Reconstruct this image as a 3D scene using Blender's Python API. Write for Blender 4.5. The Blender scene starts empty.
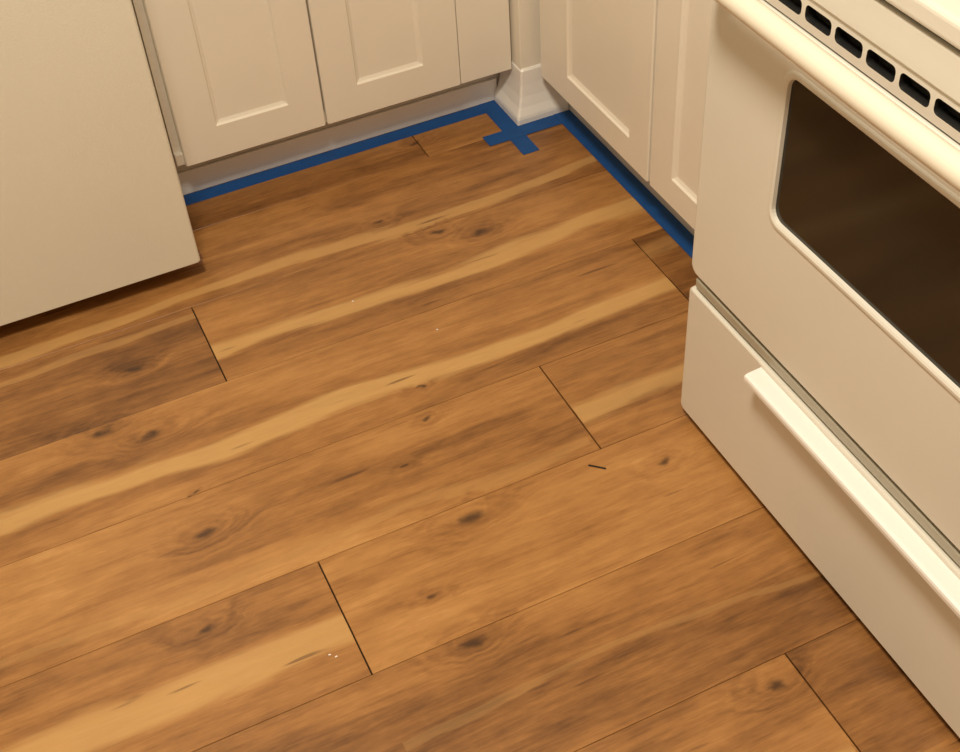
import bpy, bmesh, math, random
from mathutils import Vector
random.seed(4)
S=bpy.context.scene
try:
    S.view_settings.view_transform='Standard'; S.view_settings.look='None'
except Exception: pass
def lin(c):
    return tuple((x/255/12.92 if x/255<=.04045 else ((x/255+.055)/1.055)**2.4) for x in c)+(1,)
# ---------------------------------------------------------------- materials
def mat(name,col,rough=.5,metal=0,bump=0,bscale=200,var=.03,vscale=6,coat=0,spec=.5):
    m=bpy.data.materials.new(name);m.use_nodes=True;nt=m.node_tree;N=nt.nodes;Lk=nt.links
    b=N['Principled BSDF'];b.inputs['Roughness'].default_value=rough;b.inputs['Metallic'].default_value=metal
    b.inputs['Coat Weight'].default_value=coat;b.inputs['Specular IOR Level'].default_value=spec
    tc=N.new('ShaderNodeTexCoord');n=N.new('ShaderNodeTexNoise');n.inputs['Scale'].default_value=vscale;n.inputs['Detail'].default_value=3
    Lk.new(tc.outputs['Object'],n.inputs['Vector'])
    r=N.new('ShaderNodeValToRGB');c=lin(col)
    r.color_ramp.elements[0].position=.3;r.color_ramp.elements[1].position=.7
    r.color_ramp.elements[0].color=tuple(x*(1-var) for x in c[:3])+(1,);r.color_ramp.elements[1].color=tuple(min(1,x*(1+var)) for x in c[:3])+(1,)
    Lk.new(n.outputs['Fac'],r.inputs['Fac']);Lk.new(r.outputs['Color'],b.inputs['Base Color'])
    if bump:
        n2=N.new('ShaderNodeTexNoise');n2.inputs['Scale'].default_value=bscale;n2.inputs['Detail'].default_value=1
        Lk.new(tc.outputs['Object'],n2.inputs['Vector'])
        bp=N.new('ShaderNodeBump');bp.inputs['Strength'].default_value=bump;bp.inputs['Distance'].default_value=.001
        Lk.new(n2.outputs['Fac'],bp.inputs['Height']);Lk.new(bp.outputs['Normal'],b.inputs['Normal'])
    return m
M_cab=mat('cabinet_paint',(242,235,221),.38,bump=.15,bscale=60,var=.02)
M_cabgap=mat('cabinet_gap_shade',(110,95,78),.7)  # dark tone for the sheet behind the doors, gap shadow painted in
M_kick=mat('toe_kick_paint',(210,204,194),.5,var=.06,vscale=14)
M_trim=mat('trim_gloss_white',(247,244,238),.28,var=.02)
M_fr=mat('fridge_enamel',(230,226,210),.42,bump=.35,bscale=420,var=.01)
M_frs=mat('fridge_gasket',(120,112,100),.6)
M_rng=mat('range_enamel',(230,226,214),.3,bump=.04,bscale=50,var=.015)
M_hand=mat('range_handle_plastic',(238,230,212),.35,var=.01)
M_pull=mat('drawer_pull_white',(252,250,246),.35,var=.01)
M_glass=mat('oven_black_glass',(33,30,24),.12,var=.2,vscale=4)
M_black=mat('black_void',(10,9,8),.7)
M_seam=mat('door_seam_trim',(176,170,152),.35,var=.04)
M_chrome=mat('drip_pan_chrome',(190,188,180),.2,metal=1)
M_coil=mat('burner_coil',(40,38,38),.5,metal=.5)
M_wall=mat('wall_paint',(230,223,208),.8,bump=.1,bscale=120)
M_ceil=mat('ceiling_paint',(240,237,230),.9)
M_tape=mat('blue_painters_tape',(3,74,142),.65,bump=.5,bscale=900,var=.08,vscale=40)
M_count=mat('laminate_counter',(190,180,160),.4,var=.2,vscale=90)
M_rust=mat('rusty_hinge',(120,85,60),.6,var=.3,vscale=200)
M_sub=mat('underlay_dark',(30,18,10),.9)

# ---------------------------------------------------------------- mesh helpers
def obj(name,bm,mats,parent=None,smooth=False):
    bmesh.ops.recalc_face_normals(bm,faces=bm.faces)
    me=bpy.data.meshes.new(name);bm.to_mesh(me);bm.free()
    for m in (mats if isinstance(mats,(list,tuple)) else [mats]): me.materials.append(m)
    if smooth:
        for p in me.polygons:p.use_smooth=True
    o=bpy.data.objects.new(name,me);S.collection.objects.link(o)
    if parent:o.parent=parent
    return o
def empty(name):
    o=bpy.data.objects.new(name,None);S.collection.objects.link(o);o.empty_display_size=.1;return o
def addbox(bm,a,b,bev=0,seg=2,mi=0):
    t=bmesh.new();bmesh.ops.create_cube(t,size=1)
    for v in t.verts:
        v.co=Vector([(a[i]+b[i])/2+v.co[i]*(b[i]-a[i]) for i in range(3)])
    if bev: bmesh.ops.bevel(t,geom=list(t.edges),offset=bev,segments=seg,profile=.5,affect='EDGES')
    me=bpy.data.meshes.new('t');t.to_mesh(me);t.free();
    n=len(bm.faces);bm.from_mesh(me);bpy.data.meshes.remove(me)
    bm.faces.ensure_lookup_table()
    for f in bm.faces[n:]:f.material_index=mi
def box(name,a,b,m,parent=None,bev=0,seg=2):
    bm=bmesh.new();addbox(bm,a,b,bev,seg);return obj(name,bm,m,parent,smooth=False)
def loft(bm,loops,cap0=True,cap1=True,mis=None,capm=0,closed=True):
    vs=[[bm.verts.new(p) for p in l] for l in loops];n=len(vs[0])
    for k in range(len(vs)-1):
        for i in range(n if closed else n-1):
            f=bm.faces.new((vs[k][i],vs[k][(i+1)%n],vs[k+1][(i+1)%n],vs[k+1][i]))
            if mis:f.material_index=mis[k]
    if cap0:bm.faces.new(vs[0])
    if cap1:
        f=bm.faces.new(vs[-1]);f.material_index=capm
def rrect(u0,u1,v0,v1,r,n=5):
    r=max(r,1e-4);P=[]
    for cx,cy,a0 in ((u1-r,v1-r,0),(u0+r,v1-r,90),(u0+r,v0+r,180),(u1-r,v0+r,270)):
        for i in range(n+1):
            a=math.radians(a0+90*i/n);P.append((cx+r*math.cos(a),cy+r*math.sin(a)))
    return P
# facing: 'Y' -> front toward -Y (u=x), 'X' -> front toward -X (u=y)
def mp(facing,plane):
    if facing=='Y':return lambda u,v,d:(u,plane+d,v)
    return lambda u,v,d:(plane+d,u,v)
def rr3(f,u0,u1,v0,v1,r,d,n=5): return [f(u,v,d) for u,v in rrect(u0,u1,v0,v1,r,n)]
def shaker(name,facing,plane,u0,u1,v0,v1,pu0,pu1,pv0,pv1,parent,th=.019,dep=.007):
    f=mp(facing,plane);bm=bmesh.new()
    loft(bm,[rr3(f,u0,u1,v0,v1,.002,th,2),rr3(f,u0,u1,v0,v1,.002,.0025,2),rr3(f,u0+.002,u1-.002,v0+.002,v1-.002,.002,0,2),
             rr3(f,pu0,pu1,pv0,pv1,.001,0,2),rr3(f,pu0+.003,pu1-.003,pv0+.003,pv1-.003,.001,dep*.6,2),rr3(f,pu0+.009,pu1-.009,pv0+.009,pv1-.009,.001,dep,2)])
    return obj(name,bm,M_cab,parent)

# ---------------------------------------------------------------- room
XW0,XW1,YW0,YW1,H=-1.35,1.64,-1.9,2.73,2.45
box('wall_back',(XW0-.1,YW1,0),(XW1+.1,YW1+.1,H),M_wall)
box('wall_front',(XW0-.1,YW0-.1,0),(XW1+.1,YW0,H),M_wall)
box('wall_right',(XW1,YW0,0),(XW1+.1,YW1,H),M_wall)
box('wall_left',(XW0-.1,YW0,0),(XW0,YW1,H),M_wall)
box('ceiling',(XW0-.1,YW0-.1,H),(XW1+.1,YW1+.1,H+.1),M_ceil)

# ---------------------------------------------------------------- floor planks
bm=bmesh.new();lay=bm.loops.layers.float_color.new('pid')
edges=[-1.88,-1.662,-1.444,-1.226,-1.008,-.79,-.572,-.354,-.136,.082,.300,.518,.738,.964,1.18,1.392,1.612,1.828,2.045,2.26,2.475,2.70]
butt={1.612:.196,1.392:.985,1.18:.678,.964:.203,.518:.715,2.045:.76,1.828:-.15,.738:-.37}
def plank(x0,x1,y0,y1,tone,off):
    n0=len(bm.faces);g=.0003;gb=.0011;bv=.0006
    lo=[(x0+gb,y0+g,-.008),(x1-gb,y0+g,-.008),(x1-gb,y1-g,-.008),(x0+gb,y1-g,-.008)]
    m1=[(a,b,-bv) for a,b,c in lo]
    t=[(x0+gb+bv,y0+g+bv,0),(x1-gb-bv,y0+g+bv,0),(x1-gb-bv,y1-g-bv,0),(x0+gb+bv,y1-g-bv,0)]
    loft(bm,[lo,m1,t],cap0=False)
    bm.faces.ensure_lookup_table()
    for f in bm.faces[n0:]:
        for l in f.loops:l[lay]=(off,tone,0,1)
tones={(1.612,.196):.47,(1.612,-1.024):.30,(1.392,-.235):.47,(1.18,-.542):.54,(1.18,.678):.42,(.964,.203):.60,(.738,-.37):.34,(.964,-1.017):.48,(.518,.715):.28,(.518,-.505):.50,(1.828,-.15):.36,(1.392,.985):.22,(2.045,.76):.45,(2.045,-.46):.36}
for y0,y1 in zip(edges[:-1],edges[1:]):
    b=butt.get(y0,random.uniform(0,1.22));x=b
    while x>XW0:x-=1.22
    while x<XW1:
        a,c=max(x,XW0),min(x+1.22,XW1)
        tone=random.uniform(.4,.55)
        for (ky,kx),tv in tones.items():
            if abs(ky-y0)<.002 and abs(kx-x)<.05:tone=tv
        if c-a>.01:plank(a,c,y0,y1,tone,random.random())
        x+=1.22
mf=bpy.data.materials.new('laminate_wood_plank');mf.use_nodes=True;nt=mf.node_tree;N=nt.nodes;LK=nt.links;B=N['Principled BSDF']
def setin(s,v):
    if hasattr(v,'is_output'):LK.new(v,s)
    else:s.default_value=v
def ma(op,a,b=None,c=None,clamp=False):
    n=N.new('ShaderNodeMath');n.operation=op;n.use_clamp=clamp;setin(n.inputs[0],a)
    if b is not None:setin(n.inputs[1],b)
    if c is not None:setin(n.inputs[2],c)
    return n.outputs[0]
def vm(op,a,b):
    n=N.new('ShaderNodeVectorMath');n.operation=op;setin(n.inputs[0],a);setin(n.inputs[1],b)
    return n.outputs['Value'] if op in('DISTANCE','LENGTH','DOT_PRODUCT') else n.outputs[0]
def comb(x,y,z=0.):
    n=N.new('ShaderNodeCombineXYZ');setin(n.inputs[0],x);setin(n.inputs[1],y);setin(n.inputs[2],z);return n.outputs[0]
def mr(v,a,b,c,d,t='SMOOTHSTEP'):
    n=N.new('ShaderNodeMapRange');n.interpolation_type=t;setin(n.inputs[0],v)
    for i,k in enumerate((a,b,c,d)):n.inputs[i+1].default_value=k
    return n.outputs[0]
def noise(v,det=4,rough=.55,dist=0.):
    n=N.new('ShaderNodeTexNoise');n.inputs['Scale'].default_value=1;n.inputs['Detail'].default_value=det;n.inputs['Roughness'].default_value=rough;n.inputs['Distortion'].default_value=dist
    LK.new(v,n.inputs['Vector']);return n.outputs['Fac']
def mix(f,a,b,bt='MIX'):
    n=N.new('ShaderNodeMix');n.data_type='RGBA';n.blend_type=bt;setin(n.inputs[0],f);setin(n.inputs[6],a);setin(n.inputs[7],b);return n.outputs[2]
tc=N.new('ShaderNodeTexCoord');sp=N.new('ShaderNodeSeparateXYZ');LK.new(tc.outputs['Object'],sp.inputs[0]);x,y=sp.outputs[0],sp.outputs[1]
at=N.new('ShaderNodeAttribute');at.attribute_name='pid';sa=N.new('ShaderNodeSeparateColor');LK.new(at.outputs['Color'],sa.inputs[0]);off,tone=sa.outputs[0],sa.outputs[1]
wob=noise(comb(ma('MULTIPLY',x,24.),ma('MULTIPLY',y,44.)),3,.65)
wob2=noise(comb(ma('MULTIPLY',x,30.),ma('MULTIPLY',y,22.),5.),1)
kp=comb(ma('ADD',x,ma('MULTIPLY',ma('SUBTRACT',wob,.5),.05)),ma('ADD',ma('MULTIPLY',y,1.9),ma('MULTIPLY',ma('SUBTRACT',wob2,.5),.04)))
knots=[(.060,1.716,.85),(-.020,1.594,1.),(.046,1.549,1.1),(.065,1.308,1.0),(.436,1.150,1.15),(.345,.947,1.0),(.018,1.141,.9),(.327,1.044,.5),
 (.746,1.770,.95),(.674,1.810,.8),(.480,1.440,.4),(.751,1.107,.7),(.678,.703,.9),(.591,1.892,.6),(.458,1.369,.45),(.755,2.104,.6),(.390,1.292,.45),(.076,1.391,.3),
 (-.3,1.9,.9),(-.5,.9,1),(.2,.45,1),(.9,.35,1)]
halo=None;core=None
for kx,ky,s in knots:
    d=vm('DISTANCE',kp,(kx,ky*1.9,0))
    h=mr(d,0.,.105*s,.9*min(1,s),0.);c=mr(d,.002,.025*s,.80+.2*min(s,1),0.)
    halo=h if halo is None else ma('MAXIMUM',halo,h);core=c if core is None else ma('MAXIMUM',core,c)
xo=ma('ADD',x,ma('MULTIPLY',off,41.));zo=ma('MULTIPLY',off,17.)
lowf=noise(comb(ma('MULTIPLY',xo,1.6),ma('MULTIPLY',y,9.),zo),2,.5)
fig=noise(comb(ma('MULTIPLY',xo,2.2),ma('ADD',ma('MULTIPLY',y,24.),ma('MULTIPLY',halo,1.6)),zo),5,.6,.4)
ringv=ma('ADD',ma('MULTIPLY',lowf,7.),ma('MULTIPLY',halo,2.2))
rings=ma('MULTIPLY_ADD',ma('SINE',ma('MULTIPLY',ringv,10.)),.5,.5)
fib=noise(comb(ma('MULTIPLY',xo,22.),ma('MULTIPLY',y,300.),zo),2,.7)
fib2=noise(comb(ma('MULTIPLY',xo,9.),ma('ADD',ma('MULTIPLY',y,100.),ma('MULTIPLY',halo,3.)),zo),3,.75)
mott=noise(comb(ma('MULTIPLY',xo,12.),ma('MULTIPLY',y,20.),zo),4,.7)
v=ma('MULTIPLY_ADD',ma('SUBTRACT',fig,.5),.85,ma('MULTIPLY_ADD',ma('SUBTRACT',lowf,.5),.75,tone))
v=ma('MULTIPLY_ADD',ma('SUBTRACT',rings,.5),ma('MULTIPLY_ADD',halo,.04,.07),v)
v=ma('MULTIPLY_ADD',ma('SUBTRACT',mott,.5),.50,v)
v=ma('MULTIPLY_ADD',ma('SUBTRACT',fib2,.5),.42,v)
v=ma('MULTIPLY_ADD',ma('SUBTRACT',fib,.5),.36,v)
v=ma('SUBTRACT',v,ma('MULTIPLY',halo,.20),clamp=True)
cr=N.new('ShaderNodeValToRGB');E=cr.color_ramp.elements
cols=[(0,(100,65,34)),(.25,(138,93,50)),(.5,(167,117,65)),(.75,(187,136,79)),(1,(206,158,98))]
E[0].position=0;E[0].color=lin(cols[0][1]);E[1].position=1;E[1].color=lin(cols[-1][1])
for p,c in cols[1:-1]:
    e=E.new(p);e.color=lin(c)
LK.new(v,cr.inputs[0]);col=cr.outputs[0]
wav=ma('MULTIPLY',ma('SUBTRACT',noise(comb(ma('MULTIPLY',x,2.2),ma('MULTIPLY',y,2.)),2),.5),.09)
yw=ma('ADD',y,wav);ew=ma('MULTIPLY',ma('SUBTRACT',fig,.5),.05)
yw=ma('ADD',yw,ew)
streaks=[(.197,1.41,1.690,.022,.95),(-1.,1.3,1.857,.016,.7),(-.4,.984,1.470,.026,1),(.680,1.3,1.262,.026,.8),(-.8,.202,1.050,.028,.85),(-.9,.195,1.800,.010,.4),(-.2,.71,.56,.03,.7),(.985,1.4,1.55,.02,.3),(.2,1.2,.84,.008,.25),(-.5,.67,1.21,.010,.25)]
st=None
for x0,x1,yc,w,s in streaks:
    dy=ma('ABSOLUTE',ma('SUBTRACT',yw,yc));b=mr(dy,w*.55,w*1.15,s,0.)
    inx=ma('MULTIPLY',ma('GREATER_THAN',x,x0),ma('LESS_THAN',x,x1));b=ma('MULTIPLY',b,inx)
    st=b if st is None else ma('MAXIMUM',st,b)
sapc=mix(ma('MULTIPLY',ma('ADD',fib2,fib),.5),lin((228,186,122)),lin((186,140,82)))
st=ma('MULTIPLY',st,ma('SUBTRACT',1.,core))
col=mix(ma('MULTIPLY',st,.8),col,sapc)
col=mix(ma('MULTIPLY',core,.85),col,lin((58,36,22)))
fl=mr(noise(comb(ma('MULTIPLY',xo,7.),ma('MULTIPLY',y,75.),ma('ADD',zo,9.)),1,.5),.72,.80,0.,.6)
col=mix(fl,col,lin((84,52,32)))
LK.new(col,B.inputs['Base Color'])
B.inputs['Roughness'].default_value=.36;B.inputs['Specular IOR Level'].default_value=.55
bp=N.new('ShaderNodeBump');bp.inputs['Strength'].default_value=.25;bp.inputs['Distance'].default_value=.0006
LK.new(fib,bp.inputs['Height']);LK.new(bp.outputs[0],B.inputs['Normal'])
addbox(bm,(XW0-.1,YW0-.1,-.1),(XW1+.1,YW1+.1,-.008),mi=1)
obj('floor',bm,[mf,M_sub])

# ---------------------------------------------------------------- left cabinet run (faces -Y)
CH=.855
c=empty('base_cabinet');yf=2.105
bm=bmesh.new()
addbox(bm,(.274,yf+.0205,.103),(1.06,YW1-.005,CH))
obj('carcass',bm,M_cab,c)
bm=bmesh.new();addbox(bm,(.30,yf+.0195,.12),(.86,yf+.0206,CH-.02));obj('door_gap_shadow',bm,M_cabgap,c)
box('toe_kick',(.274,2.172,0),(1.0,2.19,.103),M_kick,c)
box('toe_kick_shoe',(.274,2.166,0),(.975,2.172,.052),M_trim,c,bev=.002)
box('bottom_rail',(.274,yf+.012,.101),(.985,yf+.021,.125),M_cab,c,bev=.001)
shaker('door_left','Y',yf,.289,.5745,.101,.70,.362,.507,.170,.635,c)
shaker('door_right','Y',yf,.5785,.868,.101,.70,.648,.790,.170,.635,c)
box('filler_panel',(.870,yf+.003,.101),(.984,yf+.02,CH),M_cab,c,bev=.0015)
box('drawer_front',(.289,yf,.715),(.868,yf+.019,CH-.01),M_cab,c,bev=.002)
# right cabinet run (faces -X)
c=empty('base_cabinet');xf=1.024
box('carcass',(xf+.0205,1.195,.103),(XW1-.005,2.062,CH),M_cab,c)
box('toe_kick',(1.088,1.195,0),(1.106,2.062,.103),M_kick,c)
shaker('door_left','X',xf,1.633,2.055,.101,.70,1.700,1.941,.158,.635,c)
shaker('door_right','X',xf,1.197,1.625,.101,.70,1.262,1.553,.158,.635,c)
box('drawer_front_left',(xf,1.633,.715),(xf+.019,2.055,CH-.01),M_cab,c,bev=.002)
box('drawer_front_right',(xf,1.197,.715),(xf+.019,1.625,CH-.01),M_cab,c,bev=.002)
# corner post + moulded base block
c=empty('trim_corner_post')
box('post',(.990,2.078,.09),(1.0435,2.125,CH),M_cab,c,bev=.002)
bm=bmesh.new();loops=[]
for z,d in ((0,0),(.012,0),(.018,.0015),(.034,.009),(.055,.015),(.080,.019),(.110,.021),(.114,.024)):
    loops.append([(.967+d,2.165,z),(.967+d,2.052+d+.004,z),(.967+d+.0012,2.052+d+.0012,z),(.967+d+.004,2.052+d,z),(1.086,2.052+d,z),(1.086,2.165,z)])
loft(bm,loops);obj('base_block',bm,M_trim,c)
bm=bmesh.new();addbox(bm,(.26,2.085,CH),(XW1-.003,YW1-.003,CH+.035),.003);addbox(bm,(1.0,1.195,CH),(XW1-.003,2.085,CH+.035),.003)
obj('countertop',bm,M_count)

# ---------------------------------------------------------------- painter's tape strips
def tp(a,b,z0=.0):
    box('painters_tape',(a[0],a[1],z0+.0002),(b[0],b[1],z0+.0006),M_tape)
tp((.262,2.130),(.966,2.1655))
tp((.930,1.953),(.9665,2.17),.0004)
tp((.884,2.014),(1.085,2.0515),.0008)
tp((1.050,1.0),(1.0875,2.052),.0012)

# ---------------------------------------------------------------- fridge
c=empty('refrigerator');fy=1.89;fx1=.242;fx0=-.52;fb=.041
def fdoor(name,z0,z1):
    f=mp('Y',fy);bm=bmesh.new()
    L=[rr3(f,fx0,fx1,z0,z1,.004,.058,4)]
    for d,i in ((.006,0),(.003,.0005),(.0012,.0018),(0,.004)):L.append(rr3(f,fx0+i,fx1-i,z0+i*.6,z1-i*.6,.005,d,4))
    loft(bm,L);return obj(name,bm,M_fr,c,smooth=False)
fdoor('fridge_door',fb,1.16);fdoor('freezer_door',1.17,1.68)
box('body',(fx0+.004,fy+.066,.045),(fx1-.004,2.62,1.675),M_fr,c,bev=.004)
box('door_gasket',(fx0+.012,fy+.058,.06),(fx1-.012,fy+.067,1.66),M_frs,c)
box('toe_grille',(fx0+.03,fy+.09,.012),(fx1-.03,fy+.10,.05),M_black,c)
for i,(xx,yy) in enumerate(((fx0+.05,fy+.14),(fx1-.05,fy+.14),(fx0+.05,2.55),(fx1-.05,2.55))):
    bm=bmesh.new();bmesh.ops.create_cone(bm,cap_ends=True,segments=20,radius1=.018,radius2=.014,depth=.05)
    for v_ in bm.verts:v_.co+=Vector((xx,yy,.025))
    obj('leveling_foot_%d'%i,bm,M_black,c)
bm=bmesh.new();addbox(bm,(fx1-.022,fy+.004,fb-.006),(fx1+.004,fy+.05,fb),.001);addbox(bm,(fx1-.004,fy+.012,fb-.006),(fx1+.005,fy+.03,fb+.008),.001)
obj('bottom_hinge',bm,M_rust,c)
for nm,z0,z1 in (('fridge_handle',.75,1.12),('freezer_handle',1.21,1.5)):
    bm=bmesh.new();addbox(bm,(fx0+.03,fy-.045,z0),(fx0+.055,fy-.03,z1),.005);addbox(bm,(fx0+.032,fy-.035,z0+.01),(fx0+.053,fy+.001,z0+.04),.003);addbox(bm,(fx0+.032,fy-.035,z1-.04),(fx0+.053,fy+.001,z1-.01),.003)
    obj(nm,bm,M_hand,c)

# ---------------------------------------------------------------- range
c=empty('kitchen_range');rx=.826;y1=1.190;y0=.425
box('body',(rx+.035,y0+.003,.03),(1.56,y1-.003,.855),M_rng,c,bev=.003)
for i,(xx,yy) in enumerate(((.92,y0+.05),(.92,y1-.05),(1.5,y0+.05),(1.5,y1-.05))):
    bm=bmesh.new();bmesh.ops.create_cone(bm,cap_ends=True,segments=16,radius1=.016,radius2=.016,depth=.034)
    for v_ in bm.verts:v_.co+=Vector((xx,yy,.017))
    obj('leveling_leg_%d'%i,bm,M_black,c)
f=mp('X',rx);bm=bmesh.new();z0,z1=.018,.268
EDG=((.006,0),(.003,.0005),(.0012,.002),(0,.005))
L=[rr3(f,y0,y1,z0,z1,.003,.04,4)]
for d,i in EDG:L.append(rr3(f,y0+i,y1-i,z0+i*.5,z1-i*.7,.008,d,4))
loft(bm,L);obj('storage_drawer',bm,M_rng,c)
box('seam_void',(rx+.030,y0+.01,.24),(rx+.036,y1-.01,.34),M_black,c)
box('seam_strip',(rx+.003,y0+.012,.274),(rx+.032,y1-.012,.290),M_seam,c,bev=.002)
bm=bmesh.new();prof=[(.826,.2605),(.804,.2585),(.800,.2565),(.799,.253),(.7995,.247),(.802,.247),(.804,.2535),(.826,.2545)]
loft(bm,[[(a,1.004,b) for a,b in prof],[(a,.50,b) for a,b in prof]]);obj('drawer_pull',bm,M_pull,c)
# oven door with window
bm=bmesh.new();z0,z1=.299,.765;wy0,wy1,wz0,wz1=.592,1.024,.503,.708
L=[rr3(f,y0,y1,z0,z1,.004,.030,6)];mis=[0]
for d,i in EDG:L.append(rr3(f,y0+i,y1-i,z0+i*.6,z1-i*.6,.014,d,6))
for i,d,r in ((.010,0,.026),(.007,-.0022,.024),(.003,-.0025,.021),(0,-.0010,.018),(-.001,.004,.017)):L.append(rr3(f,wy0-i,wy1+i,wz0-i,wz1+i,r,d,6))
loft(bm,L,capm=1);obj('oven_door',bm,[M_rng,M_glass],c)
# vent panel with rounded slots
bm=bmesh.new();zc=.788;px_=rx+.004;fp=mp('X',px_);n=14;w=(y1-y0-.02)/n
for k in range(n):
    a=y0+.01+k*w;b=a+w
    loft(bm,[rr3(fp,a,b,.768,.808,.0001,0,4),rr3(fp,a+.0035,b-.0035,zc-.0095,zc+.0095,.006,0,4),rr3(fp,a+.0042,b-.0042,zc-.0088,zc+.0088,.0055,.003,4),rr3(fp,a+.0042,b-.0042,zc-.0088,zc+.0088,.0055,.014,4)],cap0=False,mis=[0,1,1],capm=1)
addbox(bm,(px_,y0,.768),(rx+.036,y0+.0102,.808));addbox(bm,(px_,y1-.0102,.768),(rx+.036,y1,.808))
obj('vent_panel',bm,[M_rng,M_black],c)
box('manifold_panel',(rx+.001,y0,.806),(rx+.04,y1,.852),M_rng,c,bev=.003)
box('cooktop_seam',(rx+.008,y0+.004,.85),(rx+.04,y1-.004,.864),M_black,c)
box('cooktop',(rx-.006,y0-.002,.860),(1.56,y1+.002,.888),M_rng,c,bev=.007,seg=4)
box('back_console',(1.49,y0,.885),(1.575,y1,1.07),M_rng,c,bev=.012,seg=3)
cu=bpy.data.curves.new('door_handle','CURVE');cu.dimensions='3D';cu.bevel_depth=.0145;cu.bevel_resolution=8;s_=cu.splines.new('BEZIER')
pts=[(rx+.004,y1-.035,.774),(.786,y1-.065,.783),(.783,.808,.783),(.786,y0+.065,.783),(rx+.004,y0+.035,.774)]
s_.bezier_points.add(len(pts)-1)
for q,p in zip(s_.bezier_points,pts):q.co=p;q.handle_left_type=q.handle_right_type='AUTO'
for j in (1,2,3):
    q=s_.bezier_points[j];q.handle_left_type=q.handle_right_type='FREE';q.handle_left=Vector(pts[j])+Vector((0,.035 if j!=2 else .1,0));q.handle_right=Vector(pts[j])-Vector((0,.035 if j!=2 else .1,0))
cu.use_fill_caps=True;cu.materials.append(M_hand);o=bpy.data.objects.new('door_handle',cu);S.collection.objects.link(o);o.parent=c
for i,(bx,by,br) in enumerate(((.950,.69,.095),(.965,1.02,.075),(1.29,.62,.075),(1.29,1.0,.095))):
    bm=bmesh.new();L=[]
    for r,z in ((br+.022,.888),(br+.020,.8915),(br+.010,.8915),(br,.884),(br*.5,.880)):
        L.append([(bx+r*math.cos(a*math.pi/24),by+r*math.sin(a*math.pi/24),z) for a in range(48)])
    loft(bm,L,cap0=False);obj('drip_pan_%d'%i,bm,M_chrome,c,smooth=True)
    cu=bpy.data.curves.new('coil','CURVE');cu.dimensions='3D';cu.bevel_depth=.0042;cu.bevel_resolution=3;s_=cu.splines.new('POLY');n=150;s_.points.add(n-1)
    for k in range(n):
        t=k/(n-1);a=t*4*2*math.pi;r=.02+(br-.024)*t;s_.points[k].co=(bx+r*math.cos(a),by+r*math.sin(a),.897,1)
    cu.materials.append(M_coil);o=bpy.data.objects.new('coil_%d'%i,cu);S.collection.objects.link(o);o.parent=c

# ---------------------------------------------------------------- little debris on the floor
bm=bmesh.new();rnd=random.Random(2)
def chip(x_,y_,l,w_,a,mi):
    n0=len(bm.verts);addbox(bm,(-l/2,-w_/2,0),(l/2,w_/2,.0012),mi=mi);bm.verts.ensure_lookup_table()
    for v_ in bm.verts[n0:]:
        X,Y=v_.co.x,v_.co.y;v_.co.x=x_+X*math.cos(a)-Y*math.sin(a);v_.co.y=y_+X*math.sin(a)+Y*math.cos(a);v_.co.z+=.0001
chip(.654,1.149,.028,.0025,-.75,1)
for x_,y_ in ((.563,1.558),(.162,1.02),(.169,1.013),(.46,1.70)):
    chip(x_,y_,.0035,.0015,rnd.uniform(0,3),0)
obj('floor_debris',bm,[M_pull,M_coil])

# ---------------------------------------------------------------- lights
c=empty('ceiling_light');lx,ly=.05,.70
bm=bmesh.new();L=[]
for r,z in ((.22,H),(.225,H-.02),(.21,H-.035)):L.append([(lx+r*math.cos(a*math.pi/20),ly+r*math.sin(a*math.pi/20),z) for a in range(40)])
loft(bm,L);obj('fixture_base',bm,M_trim,c)
def area(name,loc,size,power,col,rot=(0,0,0)):
    l=bpy.data.lights.new(name,'AREA');l.shape='DISK';l.size=size;l.energy=power;l.color=col
    o=bpy.data.objects.new(name,l);o.location=loc;o.rotation_euler=rot;S.collection.objects.link(o);return o
area('kitchen_lamp',(lx,ly,H-.04),.42,45,(1,.89,.72)).parent=c
w=bpy.data.worlds.new('w');S.world=w;w.use_nodes=True;w.node_tree.nodes['Background'].inputs[0].default_value=(1,.85,.65,1);w.node_tree.nodes['Background'].inputs[1].default_value=.1

# ---------------------------------------------------------------- camera
cd=bpy.data.cameras.new('camera');cd.sensor_width=36;cd.lens=48.01;cd.clip_start=.02
co=bpy.data.objects.new('camera',cd);co.location=(0,0,1.5);co.rotation_euler=(.79461,.05406,-.44106);S.collection.objects.link(co);S.camera=co
